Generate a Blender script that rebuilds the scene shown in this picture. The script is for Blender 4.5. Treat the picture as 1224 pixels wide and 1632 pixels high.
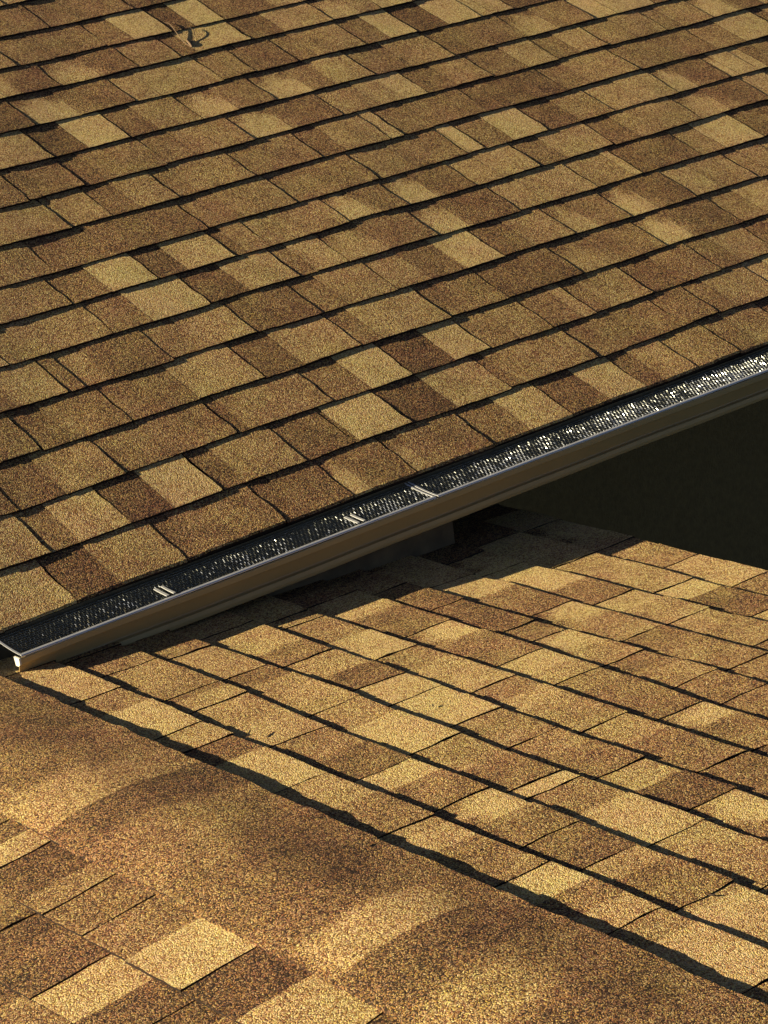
import bpy, math, random
import numpy as np
from mathutils import Vector, Matrix

random.seed(11)
rng = np.random.default_rng(7)
scene = bpy.context.scene
for o in list(bpy.data.objects):
    bpy.data.objects.remove(o)

# ---------------------------------------------------------------- camera
YAW, PITCH, ROLL = 0.63772162, -0.31776695, -0.13649099
CAM = np.array([-1.96684371, -3.89536939, 1.53532707])
fwd = np.array([math.cos(PITCH)*math.sin(YAW), math.cos(PITCH)*math.cos(YAW), math.sin(PITCH)])
rgt = np.array([math.cos(YAW), -math.sin(YAW), 0.0])
upv = np.cross(rgt, fwd)
c_, s_ = math.cos(ROLL), math.sin(ROLL)
rgt, upv = c_*rgt + s_*upv, -s_*rgt + c_*upv
cd = bpy.data.cameras.new('camera')
cd.sensor_fit = 'HORIZONTAL'
cd.sensor_width = 36.0
cd.lens = 117.076
cd.clip_start = 0.05
cd.clip_end = 2000.0
cam_ob = bpy.data.objects.new('camera', cd)
scene.collection.objects.link(cam_ob)
cam_ob.matrix_world = Matrix(((rgt[0], upv[0], -fwd[0], CAM[0]),
                              (rgt[1], upv[1], -fwd[1], CAM[1]),
                              (rgt[2], upv[2], -fwd[2], CAM[2]),
                              (0, 0, 0, 1)))
scene.camera = cam_ob

# ---------------------------------------------------------------- light
SUN = np.array([-2.6, 1.3, 1.0])
SUN = SUN/np.linalg.norm(SUN)
elev = math.asin(SUN[2])
world = bpy.data.worlds.new('World')
scene.world = world
world.use_nodes = True
wn, wl = world.node_tree.nodes, world.node_tree.links
bg = wn['Background']
sky = wn.new('ShaderNodeTexSky')
sky.sky_type = 'NISHITA'
sky.sun_disc = False
sky.sun_elevation = elev
sky.sun_rotation = math.atan2(SUN[0], SUN[1])
wl.new(sky.outputs[0], bg.inputs[0])
sky.air_density = 0.24
sky.ozone_density = 0.4
sky.dust_density = 0.5
bg.inputs[1].default_value = 0.05
sd = bpy.data.lights.new('sun', 'SUN')
sd.energy = 5.0
sd.angle = math.radians(0.5)
sd.color = (1.0, 0.86, 0.585)
sun_ob = bpy.data.objects.new('sun', sd)
scene.collection.objects.link(sun_ob)
sun_ob.rotation_euler = Vector(SUN).to_track_quat('Z', 'Y').to_euler()
vs = scene.view_settings
vs.view_transform = 'Standard'
vs.look = 'None'
vs.gamma = 1.0
vs.use_curve_mapping = False
vs.exposure = 1.35

# ---------------------------------------------------------------- layout tables (metres)
DATA_A={
14:"C1.263,4 J1.418,4 J1.683,3",
13:"J1.223,4 J1.499,4 C1.582,8 J1.702,2 C1.778,8 J1.875,3 C2.047,6",
12:"C1.106,7 C1.152,3 J1.271,7s C1.391,3 J1.507,5 J1.641,3 C1.694,7 J1.869,3 C1.981,6 J2.147,7s C2.247,5 J2.322,8",
11:"J1.100,8s C1.231,3 J1.395,6 C1.473,6 J1.667,4 C1.725,4 J1.773,3 J1.911,4 C1.976,5 J2.141,4 C2.229,8 J2.323,2 C2.434,8 J2.556,7",
10:"C0.910,6 J1.054,2 C1.155,8 J1.277,3 C1.364,5 J1.496,8s C1.606,4 J1.727,8s C1.845,4 C1.922,6 J2.051,4 C2.179,5 J2.330,3 C2.401,4 J2.596,7s C2.713,4 J2.854,8 C2.937,8 J3.092,4",
9:"C0.816,4 J0.895,4 J1.051,3 C1.110,4 J1.287,4 C1.374,5 J1.550,8s C1.673,3 J1.836,5 C1.956,6 C2.041,8 J2.122,3 C2.223,5 J2.347,4 C2.475,6 J2.587,4 C2.673,6 J2.777,5 C2.887,5 J3.006,4 C3.065,5 J3.190,8s C3.295,4",
8:"C0.728,5 J0.915,5 J1.030,3 C1.108,5 J1.218,4 C1.275,5 J1.445,4 J1.654,3 C1.730,5 J1.871,7 J1.913,4 C2.018,4 J2.207,3 J2.482,4 C2.572,5 J2.753,4 C2.919,4 J3.058,5 C3.171,7",
7:"C0.634,5 J0.778,4 C0.935,3 J1.198,4 C1.305,5 J1.462,4 C1.544,4 J1.718,5 C1.840,4 J2.008,8 J2.065,4 C2.163,8 J2.287,3 C2.400,5 J2.520,6 C2.633,6 J2.761,8s C2.841,3 J2.967,8s J3.077,8 C3.116,4",
6:"C0.555,5 J0.738,4 C0.844,8 J0.968,2 C1.048,7 J1.181,3 C1.218,5 J1.283,5 C1.354,5 J1.518,8s C1.598,4 J1.700,8s C1.796,3 J1.921,6 J2.139,4 C2.231,6 J2.397,3 C2.485,5 J2.715,7s C2.828,3 J2.981,7",
5:"J0.486,5 J0.754,4 C0.857,8 J1.012,2 C1.121,6 J1.263,4 C1.314,6 J1.406,6s C1.525,4 J1.678,8s C1.776,3 J1.939,6 C2.031,6 J2.200,5 C2.329,7 J2.358,3 C2.420,3 J2.572,5 C2.659,8 J2.802,3",
4:"C0.382,4 C0.428,6 J0.546,4 J0.588,5 C0.656,3 J0.809,5 C0.897,6 J1.034,3 J1.213,4 C1.290,5 J1.431,5 C1.531,3 C1.641,8 J1.757,3 C1.861,5 J1.990,7s C2.069,4 J2.177,8s C2.269,3 J2.401,6 C2.495,5 J2.624,5",
3:"C0.290,4 J0.388,3 C0.461,4 J0.604,4 C0.775,6 J0.946,3 C1.051,6 J1.211,4 C1.271,6 J1.467,4 C1.518,4 J1.645,3 J1.881,6s C1.996,4 J2.157,9s C2.254,3 J2.419,5 C2.511,6",
2:"C0.202,3 J0.238,3 C0.348,5 J0.488,4 C0.606,4 J0.773,3 C0.801,5 J1.023,4 C1.124,8 J1.242,2 C1.364,8 J1.467,4 C1.555,5 J1.657,4 C1.751,6 J1.792,4 C1.841,5 J1.977,3 C2.080,4 J2.202,4 C2.280,5",
1:"C0.109,6 J0.221,4 C0.288,7 J0.405,2 C0.507,8 J0.626,3 J0.630,3 C0.685,5 J0.838,3 J0.968,3 C0.978,8 J1.119,2 C1.247,6 J1.406,3 C1.433,5 J1.669,4 C1.755,4 J1.946,4 J2.057,4 C2.121,5",
0:"C0.018,7 J0.184,2 C0.284,5 J0.437,3 C0.480,4 J0.679,3 C0.730,3 J0.850,7s C0.896,3 J1.017,6s C1.060,4 J1.228,4 C1.337,7 J1.458,3 C1.571,7 J1.682,3 C1.742,5 J1.845,5 J1.982,4 C2.051,5"}
DATA_B={
10:"C-0.140,7 J-0.314,5 C-0.410,8 J-0.566,6 J-0.656,3 C-0.744,8 J-0.910,6 C-1.036,4 J-1.172,6 C-1.207,7 C-1.275,4 J-1.429,8 C-1.514,4 C-1.586,7 J-1.652,5 C-1.721,8 J-1.897,5",
9:"C-0.141,4 J-0.220,5 J-0.416,4 C-0.441,6 J-0.504,6 C-0.617,7 J-0.735,5 C-0.840,3 J-0.957,8 C-1.032,4 J-1.148,8s C-1.244,4 J-1.348,3 J-1.472,6 C-1.536,4 J-1.662,6 C-1.684,8",
8:"C-0.170,4 J-0.227,6 J-0.400,3 C-0.472,6 J-0.663,5 C-0.767,8 J-0.930,5 C-1.053,4 J-1.171,8 J-1.213,5 C-1.317,8 J-1.474,6 C-1.558,5",
7:"C-0.204,6 C-0.331,4 J-0.417,6 C-0.524,3 J-0.620,8 J-0.725,8 J-0.876,5 C-0.925,5 J-1.022,5 C-1.108,4 J-1.226,6 C-1.310,2 J-1.422,8s C-1.531,4",
6:"C-0.226,5 J-0.238,5 C-0.371,8 J-0.511,5 C-0.603,7 J-0.777,5 C-0.846,7 C-0.902,5 J-1.054,6 C-1.150,4 J-1.318,3",
5:"C-0.243,7 C-0.288,3 J-0.439,8s C-0.529,4 J-0.698,8 C-0.784,6 J-0.850,5 C-0.911,4 J-1.099,8s C-1.176,4",
4:"C-0.252,3 J-0.352,3 C-0.433,3 J-0.555,4 J-0.639,8s C-0.733,5 J-0.835,4 C-0.902,5 J-1.005,4",
3:"C-0.299,8 C-0.353,4 J-0.512,8s C-0.601,5 J-0.753,4 C-0.824,5 J-1.009,5",
2:"C-0.324,8 C-0.424,4 J-0.549,7 C-0.621,6 J-0.740,6 J-0.945,4",
1:"C-0.349,6 J-0.577,8 C-0.656,3 J-0.821,7",
0:"C-0.355,5 J-0.468,7 J-0.659,4"}
LINE_A={0: [-0.0053, 0.0023], 1: [0.0029, -0.0016], 2: [0.0047, -0.0031], 3: [0.0052, -0.0041], 4: [0.0154, -0.0085], 5: [0.0089, -0.0031], 6: [-0.0, 0.002], 7: [-0.0151, 0.0048], 8: [-0.013, 0.0045], 9: [-0.0152, 0.0073], 10: [-0.0106, 0.0042], 11: [-0.0023, 0.0028], 12: [-0.0025, 0.0076], 13: [-0.0051, 0.0], 14: [0.0014, 0.0], 15: [0.0083, 0.0]}
LINE_B={10: [-0.005, -0.0018], 9: [0.0069, 0.0059], 8: [-0.0083, -0.0078], 7: [0.0062, 0.0052], 6: [-0.0107, -0.0113], 5: [0.012, 0.0103], 4: [-0.0267, -0.0269], 3: [-0.0157, -0.017], 2: [-0.0266, -0.0364], 1: [-0.0008, -0.0026]}
CLIPS = (0.333, 0.794)

# ---------------------------------------------------------------- materials
def new_mat(name):
    m = bpy.data.materials.new(name)
    m.use_nodes = True
    nt = m.node_tree
    return m, nt.nodes, nt.links, nt.nodes['Principled BSDF']

def set_in(b, **kw):
    for k, v in kw.items():
        k = k.replace('_', ' ')
        if k in b.inputs:
            b.inputs[k].default_value = v

def shingle_material():
    m, n, l, b = new_mat('shingle_granules')
    set_in(b, Roughness=0.92)
    if 'Specular IOR Level' in b.inputs:
        b.inputs['Specular IOR Level'].default_value = 0.25
    geo = n.new('ShaderNodeNewGeometry')
    att = n.new('ShaderNodeAttribute'); att.attribute_name = 'tone'
    def math_(op, a, c=None):
        x = n.new('ShaderNodeMath'); x.operation = op
        for i, v in enumerate((a, c)):
            if v is None: continue
            if isinstance(v, (int, float)): x.inputs[i].default_value = v
            else: l.new(v, x.inputs[i])
        return x.outputs[0]
    def voro(scale, rnd=1.0):
        v = n.new('ShaderNodeTexVoronoi'); v.inputs['Scale'].default_value = scale
        v.inputs['Randomness'].default_value = rnd
        l.new(geo.outputs['Position'], v.inputs['Vector'])
        return v
    def noise(scale, det=2.0, rough=0.5):
        v = n.new('ShaderNodeTexNoise'); v.inputs['Scale'].default_value = scale
        v.inputs['Detail'].default_value = det
        v.inputs['Roughness'].default_value = rough
        l.new(geo.outputs['Position'], v.inputs['Vector'])
        return v
    # stretched, wandering cells so the granules read as short flecks
    warp = noise(95, 2)
    vm = n.new('ShaderNodeVectorMath'); vm.operation = 'MULTIPLY_ADD'
    l.new(warp.outputs['Color'], vm.inputs[0])
    vm.inputs[1].default_value = (0.007, 0.007, 0.007)
    l.new(geo.outputs['Position'], vm.inputs[2])
    v1 = voro(440); l.new(vm.outputs[0], v1.inputs['Vector'])
    v2 = voro(880)
    low = noise(17, 3)
    mid = noise(60, 2)
    hue_n = noise(9, 2)
    s1 = n.new('ShaderNodeSeparateColor'); l.new(v1.outputs['Color'], s1.inputs[0])
    s2 = n.new('ShaderNodeSeparateColor'); l.new(v2.outputs['Color'], s2.inputs[0])
    t = math_('ADD', att.outputs['Fac'], math_('MULTIPLY', math_('SUBTRACT', low.outputs['Fac'], 0.5), 0.40))
    t = math_('ADD', t, math_('MULTIPLY', math_('SUBTRACT', mid.outputs['Fac'], 0.5), 0.22))
    t = math_('ADD', t, math_('MULTIPLY', math_('SUBTRACT', s1.outputs[0], 0.5), 0.95))
    t = math_('ADD', t, math_('MULTIPLY', math_('SUBTRACT', s2.outputs[0], 0.5), 0.45))
    r = n.new('ShaderNodeValToRGB'); l.new(t, r.inputs[0])
    cr = r.color_ramp
    cr.elements[0].position = 0.0; cr.elements[0].color = (0.022, 0.012, 0.006, 1)
    cr.elements[1].position = 1.0; cr.elements[1].color = (0.63, 0.475, 0.19, 1)
    for p_, c in ((0.26, (0.148, 0.070, 0.028, 1)), (0.45, (0.248, 0.128, 0.046, 1)), (0.66, (0.355, 0.213, 0.075, 1)), (0.85, (0.465, 0.325, 0.110, 1))):
        e_ = cr.elements.new(p_); e_.color = c
    hs = n.new('ShaderNodeHueSaturation')
    l.new(r.outputs[0], hs.inputs['Color'])
    l.new(math_('ADD', math_('ADD', 0.450, math_('MULTIPLY', s1.outputs[1], 0.040)), math_('MULTIPLY', hue_n.outputs['Fac'], 0.052)), hs.inputs['Hue'])
    l.new(math_('ADD', 0.76, math_('MULTIPLY', s2.outputs[1], 0.44)), hs.inputs['Saturation'])
    l.new(hs.outputs[0], b.inputs['Base Color'])
    bump = n.new('ShaderNodeBump'); bump.inputs['Strength'].default_value = 1.0
    bump.inputs['Distance'].default_value = 0.0014
    h = math_('ADD', math_('MULTIPLY', v1.outputs['Distance'], -1.0), math_('MULTIPLY', s1.outputs[2], 0.45))
    l.new(h, bump.inputs['Height'])
    l.new(bump.outputs[0], b.inputs['Normal'])
    return m

def simple_mat(name, col, rough=0.6, metal=0.0, nscale=40.0, namt=0.15, bump=0.0, bscale=300.0, spec=0.4):
    m, n, l, b = new_mat(name)
    set_in(b, Roughness=rough, Metallic=metal)
    b.inputs['Specular IOR Level'].default_value = spec
    geo = n.new('ShaderNodeNewGeometry')
    no = n.new('ShaderNodeTexNoise'); no.inputs['Scale'].default_value = nscale; no.inputs['Detail'].default_value = 4
    l.new(geo.outputs['Position'], no.inputs['Vector'])
    mx = n.new('ShaderNodeMix'); mx.data_type = 'RGBA'
    l.new(no.outputs['Fac'], mx.inputs['Factor'])
    mx.inputs['A'].default_value = tuple(x*(1-namt) for x in col) + (1,)
    mx.inputs['B'].default_value = tuple(min(1, x*(1+namt)) for x in col) + (1,)
    l.new(mx.outputs['Result'], b.inputs['Base Color'])
    if bump > 0:
        n2 = n.new('ShaderNodeTexNoise'); n2.inputs['Scale'].default_value = bscale; n2.inputs['Detail'].default_value = 3
        l.new(geo.outputs['Position'], n2.inputs['Vector'])
        bp = n.new('ShaderNodeBump'); bp.inputs['Strength'].default_value = bump; bp.inputs['Distance'].default_value = 0.004
        l.new(n2.outputs['Fac'], bp.inputs['Height']); l.new(bp.outputs[0], b.inputs['Normal'])
    return m

M_SH = shingle_material()
M_FELT = simple_mat('roof_felt', (0.03, 0.026, 0.022), 0.95)
M_CAPP = simple_mat('end_cap_paint', (0.62, 0.58, 0.48), 0.5, nscale=60, namt=0.15)
M_PAINT = simple_mat('gutter_paint', (0.42, 0.29, 0.115), 0.42, nscale=9, namt=0.12)
M_FRAME = simple_mat('aluminium_frame', (0.66, 0.66, 0.66), 0.45, metal=0.7, nscale=25, namt=0.2)
M_CLIP = simple_mat('clip_metal', (0.40, 0.40, 0.39), 0.5, metal=0.2, nscale=80, namt=0.2)
M_WIRE = simple_mat('aluminium_wire', (0.50, 0.52, 0.47), 0.085, metal=1.0, nscale=400, namt=0.3)
M_FLASH = simple_mat('weathered_flashing', (0.15, 0.10, 0.045), 0.8, nscale=22, namt=0.75, bump=0.5, bscale=30)
M_INSIDE = simple_mat('trough_inside', (0.075, 0.065, 0.04), 0.9, nscale=60, namt=0.5)  # darker brown for the inner faces of the trough
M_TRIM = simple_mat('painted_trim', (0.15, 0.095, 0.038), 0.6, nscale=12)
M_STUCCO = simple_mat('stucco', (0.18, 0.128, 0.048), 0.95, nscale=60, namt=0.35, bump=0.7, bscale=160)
M_STEM = simple_mat('dry_stem', (0.15, 0.095, 0.05), 0.8, nscale=200, namt=0.4)
M_DEBRIS = simple_mat('dark_debris', (0.035, 0.022, 0.014), 0.9, nscale=200, namt=0.4)
M_GROUND = simple_mat('lawn_soil', (0.05, 0.055, 0.025), 0.95, nscale=6, namt=0.5, bump=0.6, bscale=40)

# ---------------------------------------------------------------- helpers
def link(o, parent=None):
    scene.collection.objects.link(o)
    if parent is not None:
        o.parent = parent
        o.matrix_parent_inverse = parent.matrix_world.inverted()
    return o

def mesh_obj(name, verts, faces, mat, parent=None, tone=None, smooth=False, origin=None):
    verts = np.asarray(verts, dtype=float)
    if origin is None:
        origin = verts.mean(axis=0)
    me = bpy.data.meshes.new(name)
    me.from_pydata((verts - origin).tolist(), [], faces)
    if tone is not None:
        a = me.attributes.new('tone', 'FLOAT', 'POINT')
        a.data.foreach_set('value', np.asarray(tone, dtype=np.float32))
    if smooth:
        me.polygons.foreach_set('use_smooth', [True]*len(me.polygons))
    me.materials.append(mat)
    o = bpy.data.objects.new(name, me)
    o.location = origin
    return link_at(o, parent)

def link_at(o, parent):
    scene.collection.objects.link(o)
    if parent is not None:
        loc = o.location.copy()
        o.parent = parent
        o.location = loc - parent.location
    return o

def thing(name, label, cat, loc=(0, 0, 0), group=None):
    o = bpy.data.objects.new(name, None)
    o.empty_display_size = 0.1
    o.location = loc
    scene.collection.objects.link(o)
    o['label'] = label; o['category'] = cat
    if group: o['group'] = group
    return o

def box(p0, p1):
    (x0, y0, z0), (x1, y1, z1) = p0, p1
    v = [(x0, y0, z0), (x1, y0, z0), (x1, y1, z0), (x0, y1, z0), (x0, y0, z1), (x1, y0, z1), (x1, y1, z1), (x0, y1, z1)]
    f = [(0, 3, 2, 1), (4, 5, 6, 7), (0, 1, 5, 4), (1, 2, 6, 5), (2, 3, 7, 6), (3, 0, 4, 7)]
    return v, f

def project(P):
    d = np.asarray(P) - CAM
    z = d @ fwd
    return 612 + 3980.58*(d @ rgt)/z, 816 - 3980.58*(d @ upv)/z

def tube(path, rad, sides=6):
    path = [np.array(p, float) for p in path]
    V, F = [], []
    n = len(path)
    for i, p in enumerate(path):
        t = path[min(i+1, n-1)] - path[max(i-1, 0)]
        t /= np.linalg.norm(t)
        a = np.cross(t, (0.3, 0.2, 1.0)); a /= np.linalg.norm(a)
        b = np.cross(t, a)
        r = rad[i] if hasattr(rad, '__len__') else rad
        for k in range(sides):
            th = 2*math.pi*k/sides
            V.append(p + r*(math.cos(th)*a + math.sin(th)*b))
    for i in range(n-1):
        for k in range(sides):
            k2 = (k+1) % sides
            F.append((i*sides+k, i*sides+k2, (i+1)*sides+k2, (i+1)*sides+k))
    F.append(tuple(range(sides))[::-1]); F.append(tuple((n-1)*sides+k for k in range(sides)))
    return V, F

# smooth 1-d wandering value
class Wob:
    def __init__(self, amp, period):
        self.t = [(amp/(i+1)**0.7, 2*math.pi*(i+1)*random.uniform(.8, 1.2)/period, random.uniform(0, 6.28)) for i in range(4)]
    def __call__(self, x):
        return sum(a*math.sin(w*x+p) for a, w, p in self.t)

# ---------------------------------------------------------------- laminated shingles

class Slope:
    """A roof plane: world point = O + u*U + v*V + h*N, v measured down the slope."""
    def __init__(self, O, U, V, e, hb=0.005, ht=0.0016):
        self.hb, self.ht = hb, ht
        self.O, self.U, self.V = np.array(O, float), np.array(U, float), np.array(V, float)
        self.N = np.cross(self.U, self.V)
        if self.N[2] < 0: self.N = -self.N
        self.flip = np.cross(self.U, self.V)[2] < 0
        self.e = e
        self.sag = Wob(0.0010, 1.2)
        self.sagv = Wob(0.0006, 1.0)
    def P(self, u, v, h):
        return self.O + u*self.U + v*self.V + (h + self.sag(u+0.7*v) + self.sagv(v*1.3-u*.4))*self.N

def patch(S, us, v_butt, tones, h_of, skirt_sides, edge, ul_jit, ur_jit, lift, top=0.02, droop=0.0):
    """one exposed piece: grid of len(us) x rows, with skirts at butt and sides"""
    e = S.e
    ts = (0.0, 0.035, 0.25, 0.5, 0.75, 1.0, 1.0+top/e)
    V, T, F = [], [], []
    nu = len(us)
    for j, t in enumerate(ts):
        for i, u in enumerate(us):
            uu = u
            if i == 0: uu += ul_jit(t)
            if i == nu-1: uu += ur_jit(t)
            jag = edge(u) if t < 0.02 else (edge(u)*0.6 if t < 0.1 else 0.0)
            v = v_butt(u) - t*e + jag
            h = h_of(t) + lift(u)*max(0.0, 1-t)**1.5
            if t < 0.02: h -= 0.0002 + droop
            V.append(S.P(uu, v, h)); T.append(tones(u, t))
    nt = len(ts)
    for j in range(nt-1):
        for i in range(nu-1):
            a = j*nu+i
            q = (a, a+1, a+nu+1, a+nu)
            F.append(q if S.flip else q[::-1])
    # skirts
    def skirt(ids, rev):
        base = len(V)
        m = len(ids)
        for k in ids:
            V.append(V[k]); T.append(-1.2)
        for k in ids:
            V.append(V[k] - S.N*0.0125); T.append(-1.2)
        for k in range(m-1):
            q = (base+k, base+m+k, base+m+k+1, base+k+1)
            F.append(q if rev else q[::-1])
    skirt(list(range(nu)), not S.flip)
    if skirt_sides[0]: skirt([j*nu for j in range(nt)], S.flip)
    if skirt_sides[1]: skirt([j*nu+nu-1 for j in range(nt)], not S.flip)
    return V, F, T

def usample(a, b, step=0.009):
    n = max(2, int(abs(b-a)/step)+1)
    return [a + (b-a)*i/(n-1) for i in range(n)]

def sstep(a, b, x):
    x = min(1.0, max(0.0, (x-a)/(b-a))); return x*x*(3-2*x)

def unit(S, v_butt, uJ, segs, uEnd, soft, droop=0.0):
    """segs: [(u_start, tone)], first = recessed base, following = raised tab with tone changes"""
    sg = 1 if uEnd > uJ else -1
    L = abs(uEnd - uJ)
    jw = Wob(0.0004, 0.06); jw2 = Wob(0.0003, 0.014)
    edge_amp = random.uniform(0.6, 1.3)
    voff = random.uniform(-0.0022, 0.0022)
    edge = lambda u: voff + edge_amp*(jw(u) + 0.5*jw2(u))
    ljit = Wob(0.0010, 0.6); rjit = Wob(0.0016, 0.8)
    tilt = random.uniform(-0.0006, 0.0010)
    lw = Wob(0.00018, 0.20)
    lift = lambda u: tilt + lw(u)
    V, F, T = [], [], []
    def add(res):
        b = len(V)
        V.extend(res[0]); T.extend(res[2]); F.extend([tuple(i+b for i in f) for f in res[1]])
    u0, tb = segs[0]
    uC = segs[1][0] if len(segs) > 1 else uEnd
    tb += random.uniform(-0.03, 0.03)
    next_tone = segs[1][1] if len(segs) > 1 else tb
    dtop = random.uniform(0.02, 0.08)
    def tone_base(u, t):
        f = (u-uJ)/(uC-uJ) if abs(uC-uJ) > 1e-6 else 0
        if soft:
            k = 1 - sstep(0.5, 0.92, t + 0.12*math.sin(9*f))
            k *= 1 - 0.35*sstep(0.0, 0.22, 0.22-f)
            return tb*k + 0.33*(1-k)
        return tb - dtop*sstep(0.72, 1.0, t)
    zero = lambda t: 0.0
    hb = lambda t: S.hb*(1-t)
    ht = lambda t: S.hb*(1-t) + S.ht
    if abs(uC-uJ) > 0.003:
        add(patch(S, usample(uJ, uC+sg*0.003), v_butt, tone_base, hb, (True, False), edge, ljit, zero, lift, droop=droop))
    if len(segs) > 1:
        tabs = [list(x) for x in segs[1:]]
        for x in tabs: x[1] += random.uniform(-0.025, 0.025)
        gap = sg*random.uniform(0.0008, 0.0024)
        lo = Wob(0.05, 0.2)
        def tone_tab(u, t):
            val = tabs[0][1]
            for a, tt in tabs:
                k = sstep(-0.003, 0.003, (u-a)*sg) if a != tabs[0][0] else 1.0
                val = val*(1-k) + tt*k
            if soft:
                k = sstep(0.0, 0.035, (u-uC)*sg + 0.03*t)
                val = val*k + (0.6*val + 0.4*tone_base(uC, t))*(1-k)
            return val + lo(u+t*.1)*0.6
        step_v = random.uniform(-0.0015, 0.003)
        e2 = lambda u: edge(u) + step_v
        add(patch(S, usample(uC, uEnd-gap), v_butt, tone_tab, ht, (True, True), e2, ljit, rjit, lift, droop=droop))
    return V, F, T

def parse_row(s):
    out = []
    for w in s.split():
        t = w[0]; u, tone = w[1:].split(',')
        soft = tone.endswith('s')
        tv = int(tone.rstrip('s'))/9.0
        out.append((t, float(u), 0.45 + (tv-0.47)*(0.84 if tv < 0.47 else 0.98), soft))
    return out

PAL = [2, 3, 3, 4, 4, 4, 5, 5, 6, 6, 7, 8, 8]
def random_items(a, b, sg):
    """random J/C items covering a..b in direction sg"""
    out = []; u = a
    while (b-u)*sg > 0.05:
        L = random.choice((0.13, 0.16, 0.19, 0.22, 0.26, 0.31))*random.uniform(.9, 1.1)
        tb, tt = random.choice(PAL)/9.0, random.choice(PAL)/9.0
        out.append(('J', u, tb, tb > 0.7 and random.random() < .6))
        out.append(('C', u + sg*L*random.uniform(.22, .6), tt, False))
        u += sg*L
    return out

def build_rows(S, rows, urange, sg, v_line, root, last_droop_row=None):
    """rows: {row: items or None}; creates shingles in view as objects, the rest as one joined part"""
    rest = ([], [], [])
    inview = []
    for k, items in rows.items():
        a, b = urange(k)
        items = list(items) if items else []
        if items:
            if items[0][0] == 'C':      # begins in the middle of a tab: put its joint a little before
                first = items[0]
                items = [('J', first[1]-sg*random.uniform(.04, .09), first[2], False)] + items
            pre = random_items(items[0][1], a, -sg)
            # mirror: build from a towards the first traced joint
            pre = [x for x in random_items(a, items[0][1]-sg*0.06, sg)]
            end_known = items[-1][1] + sg*random.uniform(.10, .16)
            post = random_items(end_known, b, sg)
            items = pre + items + post
        else:
            items = random_items(a, b, sg)
        # group by J
        idx = [i for i, x in enumerate(items) if x[0] == 'J']
        for q, i in enumerate(idx):
            j = idx[q+1] if q+1 < len(idx) else len(items)
            grp = items[i:j]
            uJ = grp[0][1]
            uE = items[idx[q+1]][1] if q+1 < len(idx) else b
            L = abs(uE-uJ)
            if L < 0.012: continue
            segs = [(uJ, grp[0][2])] + [(x[1], x[2]) for x in grp[1:] if (x[1]-uJ)*sg > 0.004 and (uE-x[1])*sg > 0.004]
            if len(segs) == 1:
                f = 0.15 if L < 0.06 else random.uniform(.18, .42)
                segs.append((uJ+sg*L*f, grp[0][2] + random.uniform(-.05, .05)))
            vb = v_line(k)
            res = unit(S, vb, uJ, segs, uE, grp[0][3], droop=0.003 if k == last_droop_row else 0.0)
            um = 0.5*(uJ+uE)
            pts = [S.P(u_, vb(u_) - t_*S.e, 0.005) for u_ in (uJ, um, uE) for t_ in (0, .5, 1)]
            vis = False
            for P in pts:
                x, y = project(P)
                if -70 < x < 1294 and -70 < y < 1702: vis = True
            if vis:
                inview.append(res)
            else:
                base = len(rest[0])
                rest[0].extend(res[0]); rest[2].extend(res[2]); rest[1].extend([tuple(i_+base for i_ in f_) for f_ in res[1]])
    for V, F, T in inview:
        mesh_obj('shingle', V, F, M_SH, root, tone=T)
    if rest[0]:
        o = mesh_obj('shingle_field', rest[0], rest[1], M_SH, root, tone=rest[2])
        o['kind'] = 'stuff'
    return len(inview)

# ================================================================ ground
gx = bpy.data.meshes.new('ground')
gx.from_pydata([(-900, -900, -2.9), (900, -900, -2.9), (900, 900, -2.9), (-900, 900, -2.9)], [], [(0, 1, 2, 3)])
gx.materials.append(M_GROUND)
gr = bpy.data.objects.new('ground', gx); scene.collection.objects.link(gr)
gr['kind'] = 'structure'

# ================================================================ upper roof
PA = math.radians(23.738)
EA = 0.143
VA = np.array([0, -math.cos(PA), -math.sin(PA)])
SA = Slope((0, 0, -0.0075*1.0), (1, 0, 0), VA, EA, 0.0048, 0.0012)
XL, XR = -0.75, 4.4
KTOP = 20
roof_a = thing('upper_roof', 'upper brown and gold asphalt shingle roof slope descending to the mesh covered gutter', 'roof', (1.6, 0, 0))
rows = {k: (parse_row(DATA_A[k]) if k in DATA_A else None) for k in range(0, KTOP+1)}
def line_a(k):
    a, b = LINE_A.get(k, [random.uniform(-.003, .003), 0.0])
    w = Wob(0.0012, 1.1)
    return lambda u: -(k*EA + a + b*u) + w(u)
nA = build_rows(SA, rows, lambda k: (XL + random.uniform(0, .02), XR), 1, line_a, roof_a, 0)
# deck, underlay and far slope, fascia and soffit
top_v = -(KTOP+1)*EA
def pa(u, v, h): return SA.O + u*SA.U + v*SA.V + h*SA.N
Tp = pa(0, top_v, -0.006)
def slab(name, p00, p10, p11, p01, thick, mat, parent):
    n = np.cross(np.array(p10)-p00, np.array(p01)-p00); n /= np.linalg.norm(n)
    if n[2] < 0: n = -n
    top = [np.array(q) for q in (p00, p10, p11, p01)]
    V = top + [q - n*thick for q in top]
    F = [(0, 1, 2, 3), (7, 6, 5, 4), (0, 4, 5, 1), (1, 5, 6, 2), (2, 6, 7, 3), (3, 7, 4, 0)]
    return mesh_obj(name, V, F, mat, parent)
slab('deck', pa(XL, -0.012, -0.009), pa(XR, -0.012, -0.009), pa(XR, top_v, -0.009), pa(XL, top_v, -0.009), 0.016, M_FELT, roof_a)
yr, zr_ = Tp[1], Tp[2]
slab('far_slope', (XL, yr+0.004, zr_-0.012), (XR, yr+0.004, zr_-0.012), (XR, yr+3.0, zr_-0.012-3.0*math.tan(PA)), (XL, yr+3.0, zr_-0.012-3.0*math.tan(PA)), 0.02, M_FELT, roof_a)
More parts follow.
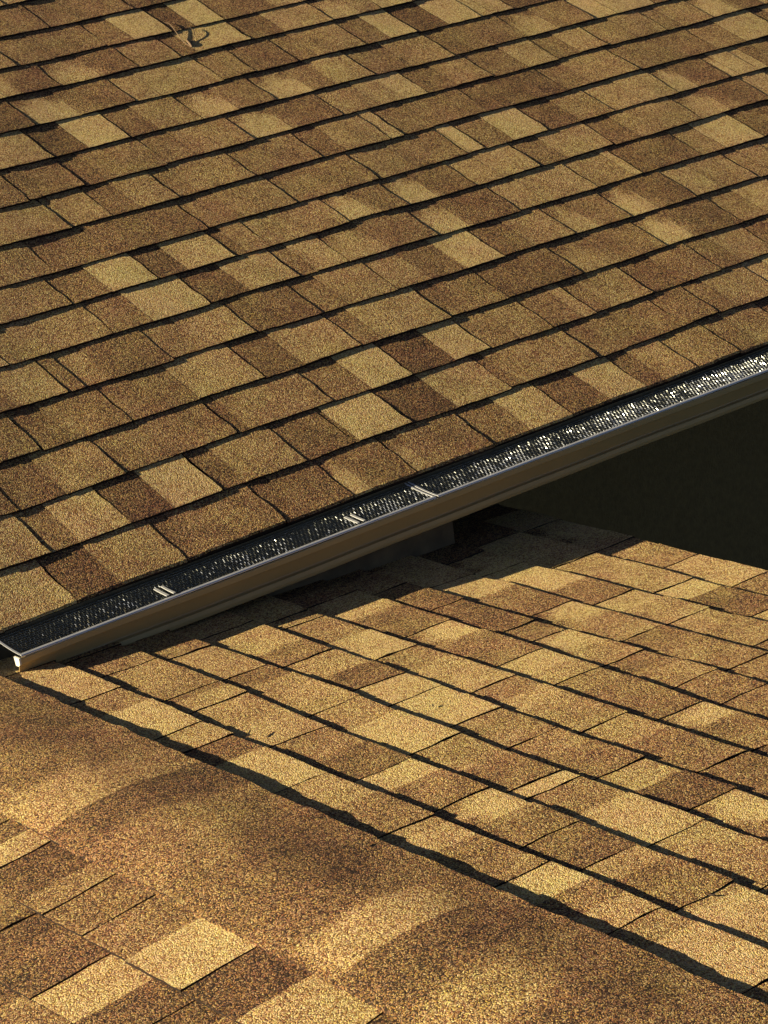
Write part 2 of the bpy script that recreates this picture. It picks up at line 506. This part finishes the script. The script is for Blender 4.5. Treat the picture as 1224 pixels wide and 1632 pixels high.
v, f = box((XL, 0.006, -0.115), (XR, 0.026, -0.016)); mesh_obj('fascia_board', v, f, M_TRIM, roof_a)

# ================================================================ lower roof (ridge along y, two slopes)
PB = math.radians(5.9387)
EB = 0.127985
RX, RZ = -0.20652, -0.03804
WC = 0.1496
lower = thing('lower_roof', 'lower brown and gold asphalt shingle roof with a ridge, partly shaded by the gutter', 'roof', (RX, -0.8, RZ))
SB = Slope((RX, 0, RZ-0.0075), (0, 1, 0), (math.cos(PB), 0, -math.sin(PB)), EB, 0.0092, 0.0014)
SC_ = Slope((RX, 0, RZ-0.0040), (0, 1, 0), (-math.cos(PB), 0, -math.sin(PB)), EB, 0.0035, 0.0013)
YF, YB = -2.55, 0.62
rowsB = {k: parse_row(DATA_B[k]) for k in DATA_B}
def line_b(k):
    a, b = LINE_B.get(k, [0.0, 0.0])
    w = Wob(0.0012, 0.9)
    return lambda u: WC + (11-k)*EB + max(-.02, min(.02, a + b*u)) + w(u)
nB = build_rows(SB, rowsB, lambda k: (YB - random.uniform(0, .03), YF), -1, line_b, lower, 0)
DATA_C = {0: "J-0.200,4 C-0.330,6 J-0.470,3 C-0.560,4 J-0.640,3 C-0.700,8 J-0.766,2 C-0.880,5 J-0.944,4 C-0.985,4 J-1.052,5 C-1.165,9 J-1.300,2 C-1.425,8 J-1.575,2 C-1.66,5",
          1: "J-0.62,5 C-0.70,4 J-0.925,2 C-0.985,3 J-1.126,8 C-1.235,3 J-1.330,2 C-1.40,5",
          2: "J-0.80,4 C-0.88,6 J-1.02,3 C-1.10,5"}
rowsC = {k: (parse_row(DATA_C[k]) if k in DATA_C else None) for k in range(-1, 6)}
def line_c(k):
    w = Wob(0.0012, 0.9)
    off = {-1: -0.008, 0: 0.0, 1: 0.006, 2: 0.012}.get(k, 0.016)
    return lambda u: WC + (k+1)*(EB+0.002) + off*0.5 + w(u)
for k_ in rowsC:  # traced tones darkened in colour to offset the sun this slope faces
    if rowsC[k_]: rowsC[k_] = [(t_, u_, 0.37 + (x_-0.45)*0.9, s_) for t_, u_, x_, s_ in rowsC[k_]]
nC = build_rows(SC_, rowsC, lambda k: (YB - random.uniform(0, .03), YF), -1, line_c, lower)
# top course hidden beneath the caps on the far side
rowsB2 = {11: None}
build_rows(SB, rowsB2, lambda k: (YB, YF), -1, lambda k: (lambda u: WC - 0.01), lower)
dB = WC + 11*EB - 0.012
def pb(u, v, h, S): return S.O + u*S.U + v*S.V + h*S.N
slab('deck', pb(YF, 0.003, -0.004, SB), pb(YB, 0.003, -0.004, SB), pb(YB, dB, -0.004, SB), pb(YF, dB, -0.004, SB), 0.02, M_FELT, lower)
dC = WC + 7*EB - 0.01
slab('deck', pb(YF, 0.003, -0.004, SC_), pb(YB, 0.003, -0.004, SC_), pb(YB, dC, -0.004, SC_), pb(YF, dC, -0.004, SC_), 0.02, M_FELT, lower)

# ridge caps: long pieces bent over the ridge, coloured in big soft patches
BLOBS = [  # y, d (positive on the far side), ry, rd, tone
    (-0.30, 0.00, .16, .20, 3.6), (-0.42, 0.06, .10, .06, 2.6), (-0.52, 0.0, .08, .2, 4.6), (-0.46, -0.10, .05, .05, 5.2),
    (-0.69, -0.08, .07, .08, 5.0), (-0.70, 0.06, .065, .09, 4.6), (-0.61, -0.14, .04, .05, 4.0),
    (-0.79, 0.08, .06, .10, 2.0), (-0.775, -0.06, .055, .09, 3.2), (-0.93, -0.04, .07, .08, 5.8), (-1.02, -0.05, .07, .06, 5.6), (-0.95, 0.11, .06, .05, 4.6),
    (-1.10, 0.03, .08, .05, 2.9), (-1.23, 0.05, .07, .05, 2.3), (-1.12, -0.11, .06, .05, 4.2), (-1.25, -0.09, .06, .06, 4.3), (-1.33, 0.11, .08, .05, 4.6),
    (-1.415, -0.04, .052, .11, 4.7), (-1.43, 0.06, .045, .05, 4.6), (-1.42, 0.13, .04, .04, 4.6),
    (-1.54, 0.06, .05, .06, 2.7), (-1.53, -0.08, .05, .08, 3.2), (-1.68, -0.03, .07, .08, 4.9), (-1.70, 0.09, .07, .05, 4.2), (-1.82, 0.0, .07, .06, 3.2), (-1.95, -0.02, .08, .1, 5.4), (-2.1, 0.0, .1, .2, 4.4)]
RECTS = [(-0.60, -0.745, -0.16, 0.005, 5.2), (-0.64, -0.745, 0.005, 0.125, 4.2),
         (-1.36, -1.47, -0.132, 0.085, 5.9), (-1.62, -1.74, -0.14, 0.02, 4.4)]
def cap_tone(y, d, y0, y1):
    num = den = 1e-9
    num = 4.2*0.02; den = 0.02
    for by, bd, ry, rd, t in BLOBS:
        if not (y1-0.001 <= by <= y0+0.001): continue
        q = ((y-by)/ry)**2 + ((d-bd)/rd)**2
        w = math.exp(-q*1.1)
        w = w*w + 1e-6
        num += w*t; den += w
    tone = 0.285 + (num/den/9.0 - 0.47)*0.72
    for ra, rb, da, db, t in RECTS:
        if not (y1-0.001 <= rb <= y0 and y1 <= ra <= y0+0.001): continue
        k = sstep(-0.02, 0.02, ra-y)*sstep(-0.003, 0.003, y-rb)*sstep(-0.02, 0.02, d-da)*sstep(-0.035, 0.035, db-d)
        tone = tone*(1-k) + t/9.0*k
    return tone
cuts = [YB, -0.02, -0.745, -1.47, -2.19, YF]
prev_edge_b = Wob(0.0020, 0.05)
for ci in range(len(cuts)-1):
    y0, y1 = cuts[ci], cuts[ci+1]
    y1x = y1 - (0.0 if ci == len(cuts)-2 else 0.0)
    ny = max(4, int((y0-y1)/0.008)); nd = 40
    eb, ec = Wob(0.0006, 0.03), Wob(0.0009, 0.03)
    ew = Wob(0.0014, 0.30); lb = Wob(0.0009, 0.24)
    ycut = Wob(0.0012, 0.03)
    V, F, T = [], [], []
    th0 = 0.0065
    for i in range(ny+1):
        fi = i/ny
        y = y0 + (y1-y0)*fi
        # the end towards the house lies on top of its neighbour
        piece = 0.0010*(1-fi)
        for j in range(nd+1):
            fj = -1 + 2*j/nd
            d = fj*WC
            if j == 0: d += ec(y)
            if j == nd: d += eb(y) + ew(y)
            ad = math.sqrt(d*d + 0.035**2) - 0.012
            z = RZ - ad*math.tan(PB) + th0 + piece + 0.0008*math.sin(7*y+3*d)
            edge_l = max(0.0, (abs(fj)-0.55)/0.45)
            z -= 0.0012*edge_l
            if fj > 0: z += (0.0026 + lb(y))*edge_l**2
            else: z -= 0.0060*edge_l**2
            x = RX + d*math.cos(PB)
            yy = y + (ycut(d) if i in (0, ny) else 0)
            V.append((x, yy, z)); T.append(cap_tone(y, d, y0, y1))
    W = nd+1
    for i in range(ny):
        for j in range(nd):
            a = i*W+j
            F.append((a, a+W, a+W+1, a+1))
    def sk(ids, rev, dark=True):
        b = len(V)
        m = len(ids)
        for k in ids: V.append(V[k]); T.append(-1.2 if dark else 0.10)
        for k in ids: V.append((V[k][0], V[k][1], V[k][2]-0.012)); T.append(-1.2 if dark else 0.10)
        for k in range(m-1):
            q = (b+k, b+m+k, b+m+k+1, b+k+1); F.append(q if rev else q[::-1])
    sk([i*W for i in range(ny+1)], True, False); sk([i*W+nd for i in range(ny+1)], False)
    sk(list(range(W)), False, False); sk([ny*W+j for j in range(W)], True, False)
    # thin overlap so no gap shows
    mesh_obj('ridge_cap', V, F, M_SH, lower, tone=T)

# ================================================================ house walls under the eave
wall = thing('house_wall', 'shaded stucco house wall beneath the gutter and upper roof', 'wall', (1.0, 0.5, -2.9))
def zB(x): return RZ - (x-RX)*math.tan(PB)
# short return that stands on the lower roof just below the gutter
V = [(0.15, -0.035, zB(0.15)-0.05), (1.065, -0.035, zB(1.065)-0.05), (1.065, 0.30, zB(1.065)-0.05), (0.15, 0.30, zB(0.15)-0.05),
     (0.15, -0.035, -0.088), (1.065, -0.035, -0.088), (1.065, 0.30, -0.088), (0.15, 0.30, -0.088)]
F = [(0, 3, 2, 1), (4, 5, 6, 7), (0, 1, 5, 4), (1, 2, 6, 5), (2, 3, 7, 6), (3, 0, 4, 7)]
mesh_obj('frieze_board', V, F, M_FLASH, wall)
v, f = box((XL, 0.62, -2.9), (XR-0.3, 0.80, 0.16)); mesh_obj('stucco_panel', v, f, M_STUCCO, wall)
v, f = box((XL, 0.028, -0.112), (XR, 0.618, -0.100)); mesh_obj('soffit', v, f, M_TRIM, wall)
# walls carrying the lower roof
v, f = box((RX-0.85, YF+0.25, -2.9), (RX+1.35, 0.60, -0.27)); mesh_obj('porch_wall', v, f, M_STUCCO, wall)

# ================================================================ gutter
gut = thing('rain_gutter', 'tan painted metal rain gutter with mesh guard along the upper roof eave', 'gutter', (1.6, -0.05, -0.1))
GX0, GX1 = -0.008, 4.3
prof = [(-0.004, -0.012), (-0.004, -0.095), (-0.086, -0.0965), (-0.0885, -0.0945), (-0.0893, -0.0880), (-0.0882, -0.0800), (-0.0800, -0.0780),
        (-0.0790, -0.0745), (-0.0868, -0.0725), (-0.0945, -0.0500), (-0.0960, -0.0465), (-0.1015, -0.0450), (-0.1025, -0.0430), (-0.1025, -0.0335), (-0.1010, -0.0318), (-0.0930, -0.0318)]
inner = [(y + (0.0012 if i > 2 else (-0.0012 if i < 2 else 0)), z + (0.0012 if i in (1, 2, 3, 4) else 0)) for i, (y, z) in enumerate(prof)]
xs = [GX0 + (GX1-GX0)*i/60 for i in range(61)]
gw = Wob(0.0010, 1.3)
V, F = [], []
npf = len(prof)
for x in xs:
    for (y, z) in prof: V.append((x, y, z + gw(x)))
for x in xs:
    for (y, z) in inner: V.append((x, y, z + gw(x)))
off = len(xs)*npf
for i in range(len(xs)-1):
    for j in range(npf-1):
        a = i*npf+j
        F.append((a, a+1, a+npf+1, a+npf))
        a += off
        F.append((a, a+npf, a+npf+1, a+1))
for j in range(npf-1):
    F.append((j, off+j, off+j+1, j+1))
    a = (len(xs)-1)*npf + j
    F.append((a, a+1, off+a+1, off+a))
tro = mesh_obj('trough', V, F, M_PAINT, gut)
tro.data.materials.append(M_INSIDE)
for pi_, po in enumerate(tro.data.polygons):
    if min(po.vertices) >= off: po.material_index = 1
lip_ = [(-0.1030, -0.0310), (-0.1030, -0.0440), (-0.0965, -0.0480), (-0.0880, -0.0480), (-0.0850, -0.0310)]
V = [(GX0-0.0030, y, z) for y, z in lip_] + [(GX0+0.0006, y, z) for y, z in lip_]
nl = len(lip_)
F = [tuple(range(nl)), tuple(range(nl, 2*nl))[::-1]] + [(q, q+nl, (q+1) % nl + nl, (q+1) % nl) for q in range(nl)]
mesh_obj('end_cap', V, F, M_CAPP, gut)

# guard: woven mesh panels in thin metal frames
def gprof(s):       # s 0 (under shingles) .. 1 (outer lip) -> y, z
    y = 0.018 - 0.1125*s
    z = -0.0095 - 0.0320*s + 0.0125*s*s
    return y, z
def tubes_mesh(paths, r, nrm):
    """many 4-sided tubes; paths: array (n, m, 3), nrm: unit side vector"""
    n, m, _ = paths.shape
    t = np.gradient(paths, axis=1); t /= np.linalg.norm(t, axis=2, keepdims=True)
    a = np.cross(t, nrm); a /= np.linalg.norm(a, axis=2, keepdims=True)
    b = np.cross(t, a)
    ring = np.stack([paths + r*a, paths + r*b, paths - r*a, paths - r*b], axis=2)
    V = ring.reshape(-1, 3)
    idx = np.arange(n*m*4).reshape(n, m, 4)
    q = []
    for k in range(4):
        k2 = (k+1) % 4
        q.append(np.stack([idx[:, :-1, k], idx[:, :-1, k2], idx[:, 1:, k2], idx[:, 1:, k]], axis=-1).reshape(-1, 4))
    return V, np.concatenate(q)
PX_W, PY_W = 0.0045, 0.0072
def wire_panel(PL, tilt):
    """expanded metal: thin long wires joined by short turned strands"""
    nx_w = int(PL/PX_W); ns_w = int(0.1135/PY_W)
    sg_ = np.linspace(0, 1, ns_w+1)
    yz = np.array([gprof(s) for s in sg_])
    nl_ = nx_w + 1
    ii, jj = np.meshgrid(np.arange(nl_), np.arange(ns_w+1), indexing='ij')
    longw = np.stack([ii*PX_W + 0.0010, yz[jj, 0] + rng.normal(0, 0.00020, ii.shape), yz[jj, 1] + rng.normal(0, .00015, ii.shape)], axis=-1).transpose(1, 0, 2)
    V2, Q2 = tubes_mesh(longw, 0.00026, np.array([0, 0, 1.0]))
    # strands
    VS, QS = [], []
    bq = np.array([(0, 1, 2, 3), (7, 6, 5, 4), (0, 4, 5, 1), (1, 5, 6, 2), (2, 6, 7, 3), (3, 7, 4, 0)])
    nb = 0
    for a in range(nx_w):
        wob_x = 0.035*math.sin(a*0.31) + 0.04*math.sin(a*0.083+1.0)
        for c in range(ns_w):
            s = (c+0.5)/ns_w
            y, z = gprof(s); y2, z2 = gprof(s+0.01)
            m = (z-z2)/(y-y2) + (tilt if (a+c) % 2 else -0.20) + rng.normal(0, 0.055)
            t = np.array([0.0, -1.0, -m]); t /= np.linalg.norm(t)
            th = math.radians(68) + rng.normal(0, 0.06) + wob_x
            n0 = np.array([-math.sin(th), -m*math.cos(th), math.cos(th)]); n0 /= np.linalg.norm(n0)
            w = np.cross(n0, t); w /= np.linalg.norm(w)
            p = np.array([(a+0.5)*PX_W + 0.0010 + (0.0006 if c % 2 else -0.0006), y, z + 0.0001])
            hl, hw, hn = PY_W*0.38, 0.00042, 0.00014
            for q in ((-1, -1, 1), (1, -1, 1), (1, 1, 1), (-1, 1, 1), (-1, -1, -1), (1, -1, -1), (1, 1, -1), (-1, 1, -1)):
                VS.append(p + t*hl*q[0] + w*hw*q[1] + n0*hn*q[2])
            QS.append(bq + nb); nb += 8
    V1 = np.array(VS); Q1 = np.concatenate(QS)
    VV = np.concatenate([V1, V2]); QQ = np.concatenate([Q1, Q2+len(V1)])
    wm = bpy.data.meshes.new('wire_mesh')
    wm.vertices.add(len(VV)); wm.vertices.foreach_set('co', VV.astype(np.float32).ravel())
    wm.loops.add(len(QQ)*4); wm.loops.foreach_set('vertex_index', QQ.astype(np.int32).ravel())
    wm.polygons.add(len(QQ)); wm.polygons.foreach_set('loop_start', np.arange(0, len(QQ)*4, 4, dtype=np.int32))
    wm.polygons.foreach_set('use_smooth', np.arange(len(QQ)) >= len(Q1))
    wm.update(calc_edges=True); wm.validate()
    wm.materials.append(M_WIRE)
    return wm
WM = {0: wire_panel(0.984, 0.15), 1: wire_panel(1.216, 0.125)}
def strip_profile(x0, x1, s0, s1, h, lift=0.0, n=12):
    V, F = [], []
    for i in range(n+1):
        y, z = gprof(s0 + (s1-s0)*i/n)
        for x in (x0, x1):
            V.append((x, y, z+lift+h)); V.append((x, y, z+lift))
    for i in range(n):
        a = i*4
        F += [(a, a+2, a+6, a+4), (a+1, a+5, a+7, a+3), (a, a+4, a+5, a+1), (a+2, a+3, a+7, a+6)]
    F += [(0, 1, 3, 2), (n*4, n*4+2, n*4+3, n*4+1)]
    return V, F
for pi in range(3):
    seam = 0.986 if pi == 0 else 1.218
    x0 = -0.004 if pi == 0 else 0.986 + (pi-1)*1.222
    fr = None
    # outer rim folded over the lip, one per panel
    rim = [(-0.0915, -0.0288), (-0.0945, -0.0283), (-0.0985, -0.0290), (-0.1000, -0.0308)]
    V, F = [], []
    for x in (x0+0.001, x0+seam-0.001):
        for (y, z) in rim: V.append((x, y, z+0.0010))
        for (y, z) in rim: V.append((x, y, z-0.0004))
    nr = len(rim)
    for j in range(nr-1):
        F.append((j, j+1, 2*nr+j+1, 2*nr+j)); F.append((nr+j, 2*nr+nr+j, 2*nr+nr+j+1, nr+j+1))
    F += [(0, 2*nr, 3*nr, nr), (nr-1, 2*nr-1, 4*nr-1, 3*nr-1), (0, nr, nr+1, 1), (1, nr+1, nr+2, 2), (2, nr+2, nr+3, 3), (2*nr, 2*nr+1, 3*nr+1, 3*nr), (2*nr+1, 2*nr+2, 3*nr+2, 3*nr+1), (2*nr+2, 2*nr+3, 3*nr+3, 3*nr+2)]
    fr = mesh_obj('guard_frame', V, F, M_FRAME, gut)
    w = bpy.data.objects.new('wire_mesh', WM[min(pi, 1)])
    w.location = (x0, 0, 0.0)
    scene.collection.objects.link(w); w.parent = fr
    w.location = Vector((x0, 0, 0)) - (fr.location + gut.location)
    w['kind'] = 'stuff'
    for xa in (x0, x0+seam-0.005):
        v, f = strip_profile(xa, xa+0.004, 0.0, 0.985, 0.0012, 0.0004)
        mesh_obj('end_bar', v, f, M_FRAME, gut)
for xc in CLIPS:
    v, f = strip_profile(xc-0.010, xc-0.004, 0.58, 0.96, 0.0018, 0.0030, 6)
    mesh_obj('clip', v, f, M_CLIP, gut)
    v, f = strip_profile(xc+0.006, xc+0.011, 0.58, 0.96, 0.0018, 0.0030, 6)
    mesh_obj('clip', v, f, M_CLIP, gut)

# ================================================================ small debris
def on_a(px, py, h=0.004):
    d = fwd + rgt*(px-612)/3980.58 - upv*(py-816)/3980.58
    t = ((SA.O - CAM) @ SA.N)/(d @ SA.N)
    return CAM + d*t + SA.N*h
def on_b(px, py, h=0.004):
    d = fwd + rgt*(px-612)/3980.58 - upv*(py-816)/3980.58
    t = ((SB.O - CAM) @ SB.N)/(d @ SB.N)
    return CAM + d*t + SB.N*h
def smooth_path(pts, n=6):
    out = []
    for i in range(len(pts)-1):
        p0, p1, p2, p3 = pts[max(i-1, 0)], pts[i], pts[i+1], pts[min(i+2, len(pts)-1)]
        for k in range(n):
            t = k/n
            out.append(0.5*((2*p1) + (-p0+p2)*t + (2*p0-5*p1+4*p2-p3)*t*t + (-p0+3*p1-3*p2+p3)*t**3))
    out.append(pts[-1]); return out
tw = thing('dry_twig', 'dry curled twig lying on the upper shingles near the top', 'twig', tuple(on_a(300, 75, 0.0010)))
main = smooth_path([on_a(262, 39, 0.0056), on_a(270, 42, 0.0069), on_a(278, 52, 0.0075), on_a(286, 63, 0.0069), on_a(295, 72, 0.0056), on_a(306, 78, 0.0049)])
v, f = tube(main, [0.0008+0.0006*i/len(main) for i in range(len(main))]); mesh_obj('stem', v, f, M_STEM, tw, smooth=True)
side = smooth_path([on_a(301, 47, 0.0069), on_a(309, 53, 0.0082), on_a(309, 60, 0.0082), on_a(306, 66, 0.0069), on_a(305, 74, 0.0056)])
v, f = tube(side, 0.0008); mesh_obj('side_stem', v, f, M_DEBRIS, tw, smooth=True)
side = smooth_path([on_a(282, 74, 0.0049), on_a(292, 77, 0.0056), on_a(306, 79, 0.0049)])
v, f = tube(side, 0.0008); mesh_obj('side_stem', v, f, M_STEM, tw, smooth=True)
bud = smooth_path([on_a(296, 66, 0.0056), on_a(301, 72, 0.0062), on_a(306, 78, 0.0056)])
v, f = tube(bud, [0.0012, 0.0018, 0.0024, 0.0028, 0.0032, 0.0036, 0.0040, 0.0042, 0.0042, 0.0038, 0.0032, 0.0022, 0.0010][:len(bud)]); mesh_obj('bud', v, f, M_STEM, tw, smooth=True)

def speck(name, label, c, ax, ln, rad, mat):
    pts = [np.array(c) + np.array(ax)*ln*(i/6-0.5) for i in range(7)]
    v, f = tube(pts, [rad*r for r in (.3, .75, 1, .95, 1, .7, .25)], 6)
    o = mesh_obj(name, v, f, mat, None, smooth=True)
    o['label'] = label; o['category'] = 'debris'; o['group'] = 'debris on the lower roof'
speck('seed_husk', 'small dark seed husk on a gold shingle in the middle of the lower roof', on_b(690, 1133, .010), (0.3, 0.9, 0.1), 0.008, 0.0016, M_DEBRIS)
speck('leaf_scrap', 'tiny dark leaf scrap on a gold shingle near the right edge of the lower roof', on_b(1135, 1436, .009), (-0.5, 0.8, 0.0), 0.012, 0.0016, M_DEBRIS)
speck('pine_needle_bit', 'short dark needle bit lying on the brown ridge cap', on_b(578, 1364, .018), (0.7, 0.7, 0.0), 0.010, 0.0012, M_DEBRIS)
speck('stem_bit', 'short bent stem bit lodged under a course in the lower roof left half', on_b(398, 1178, .012), (0.75, 0.65, 0.05), 0.020, 0.0013, M_DEBRIS)
print('shingles', nA, nB, nC)
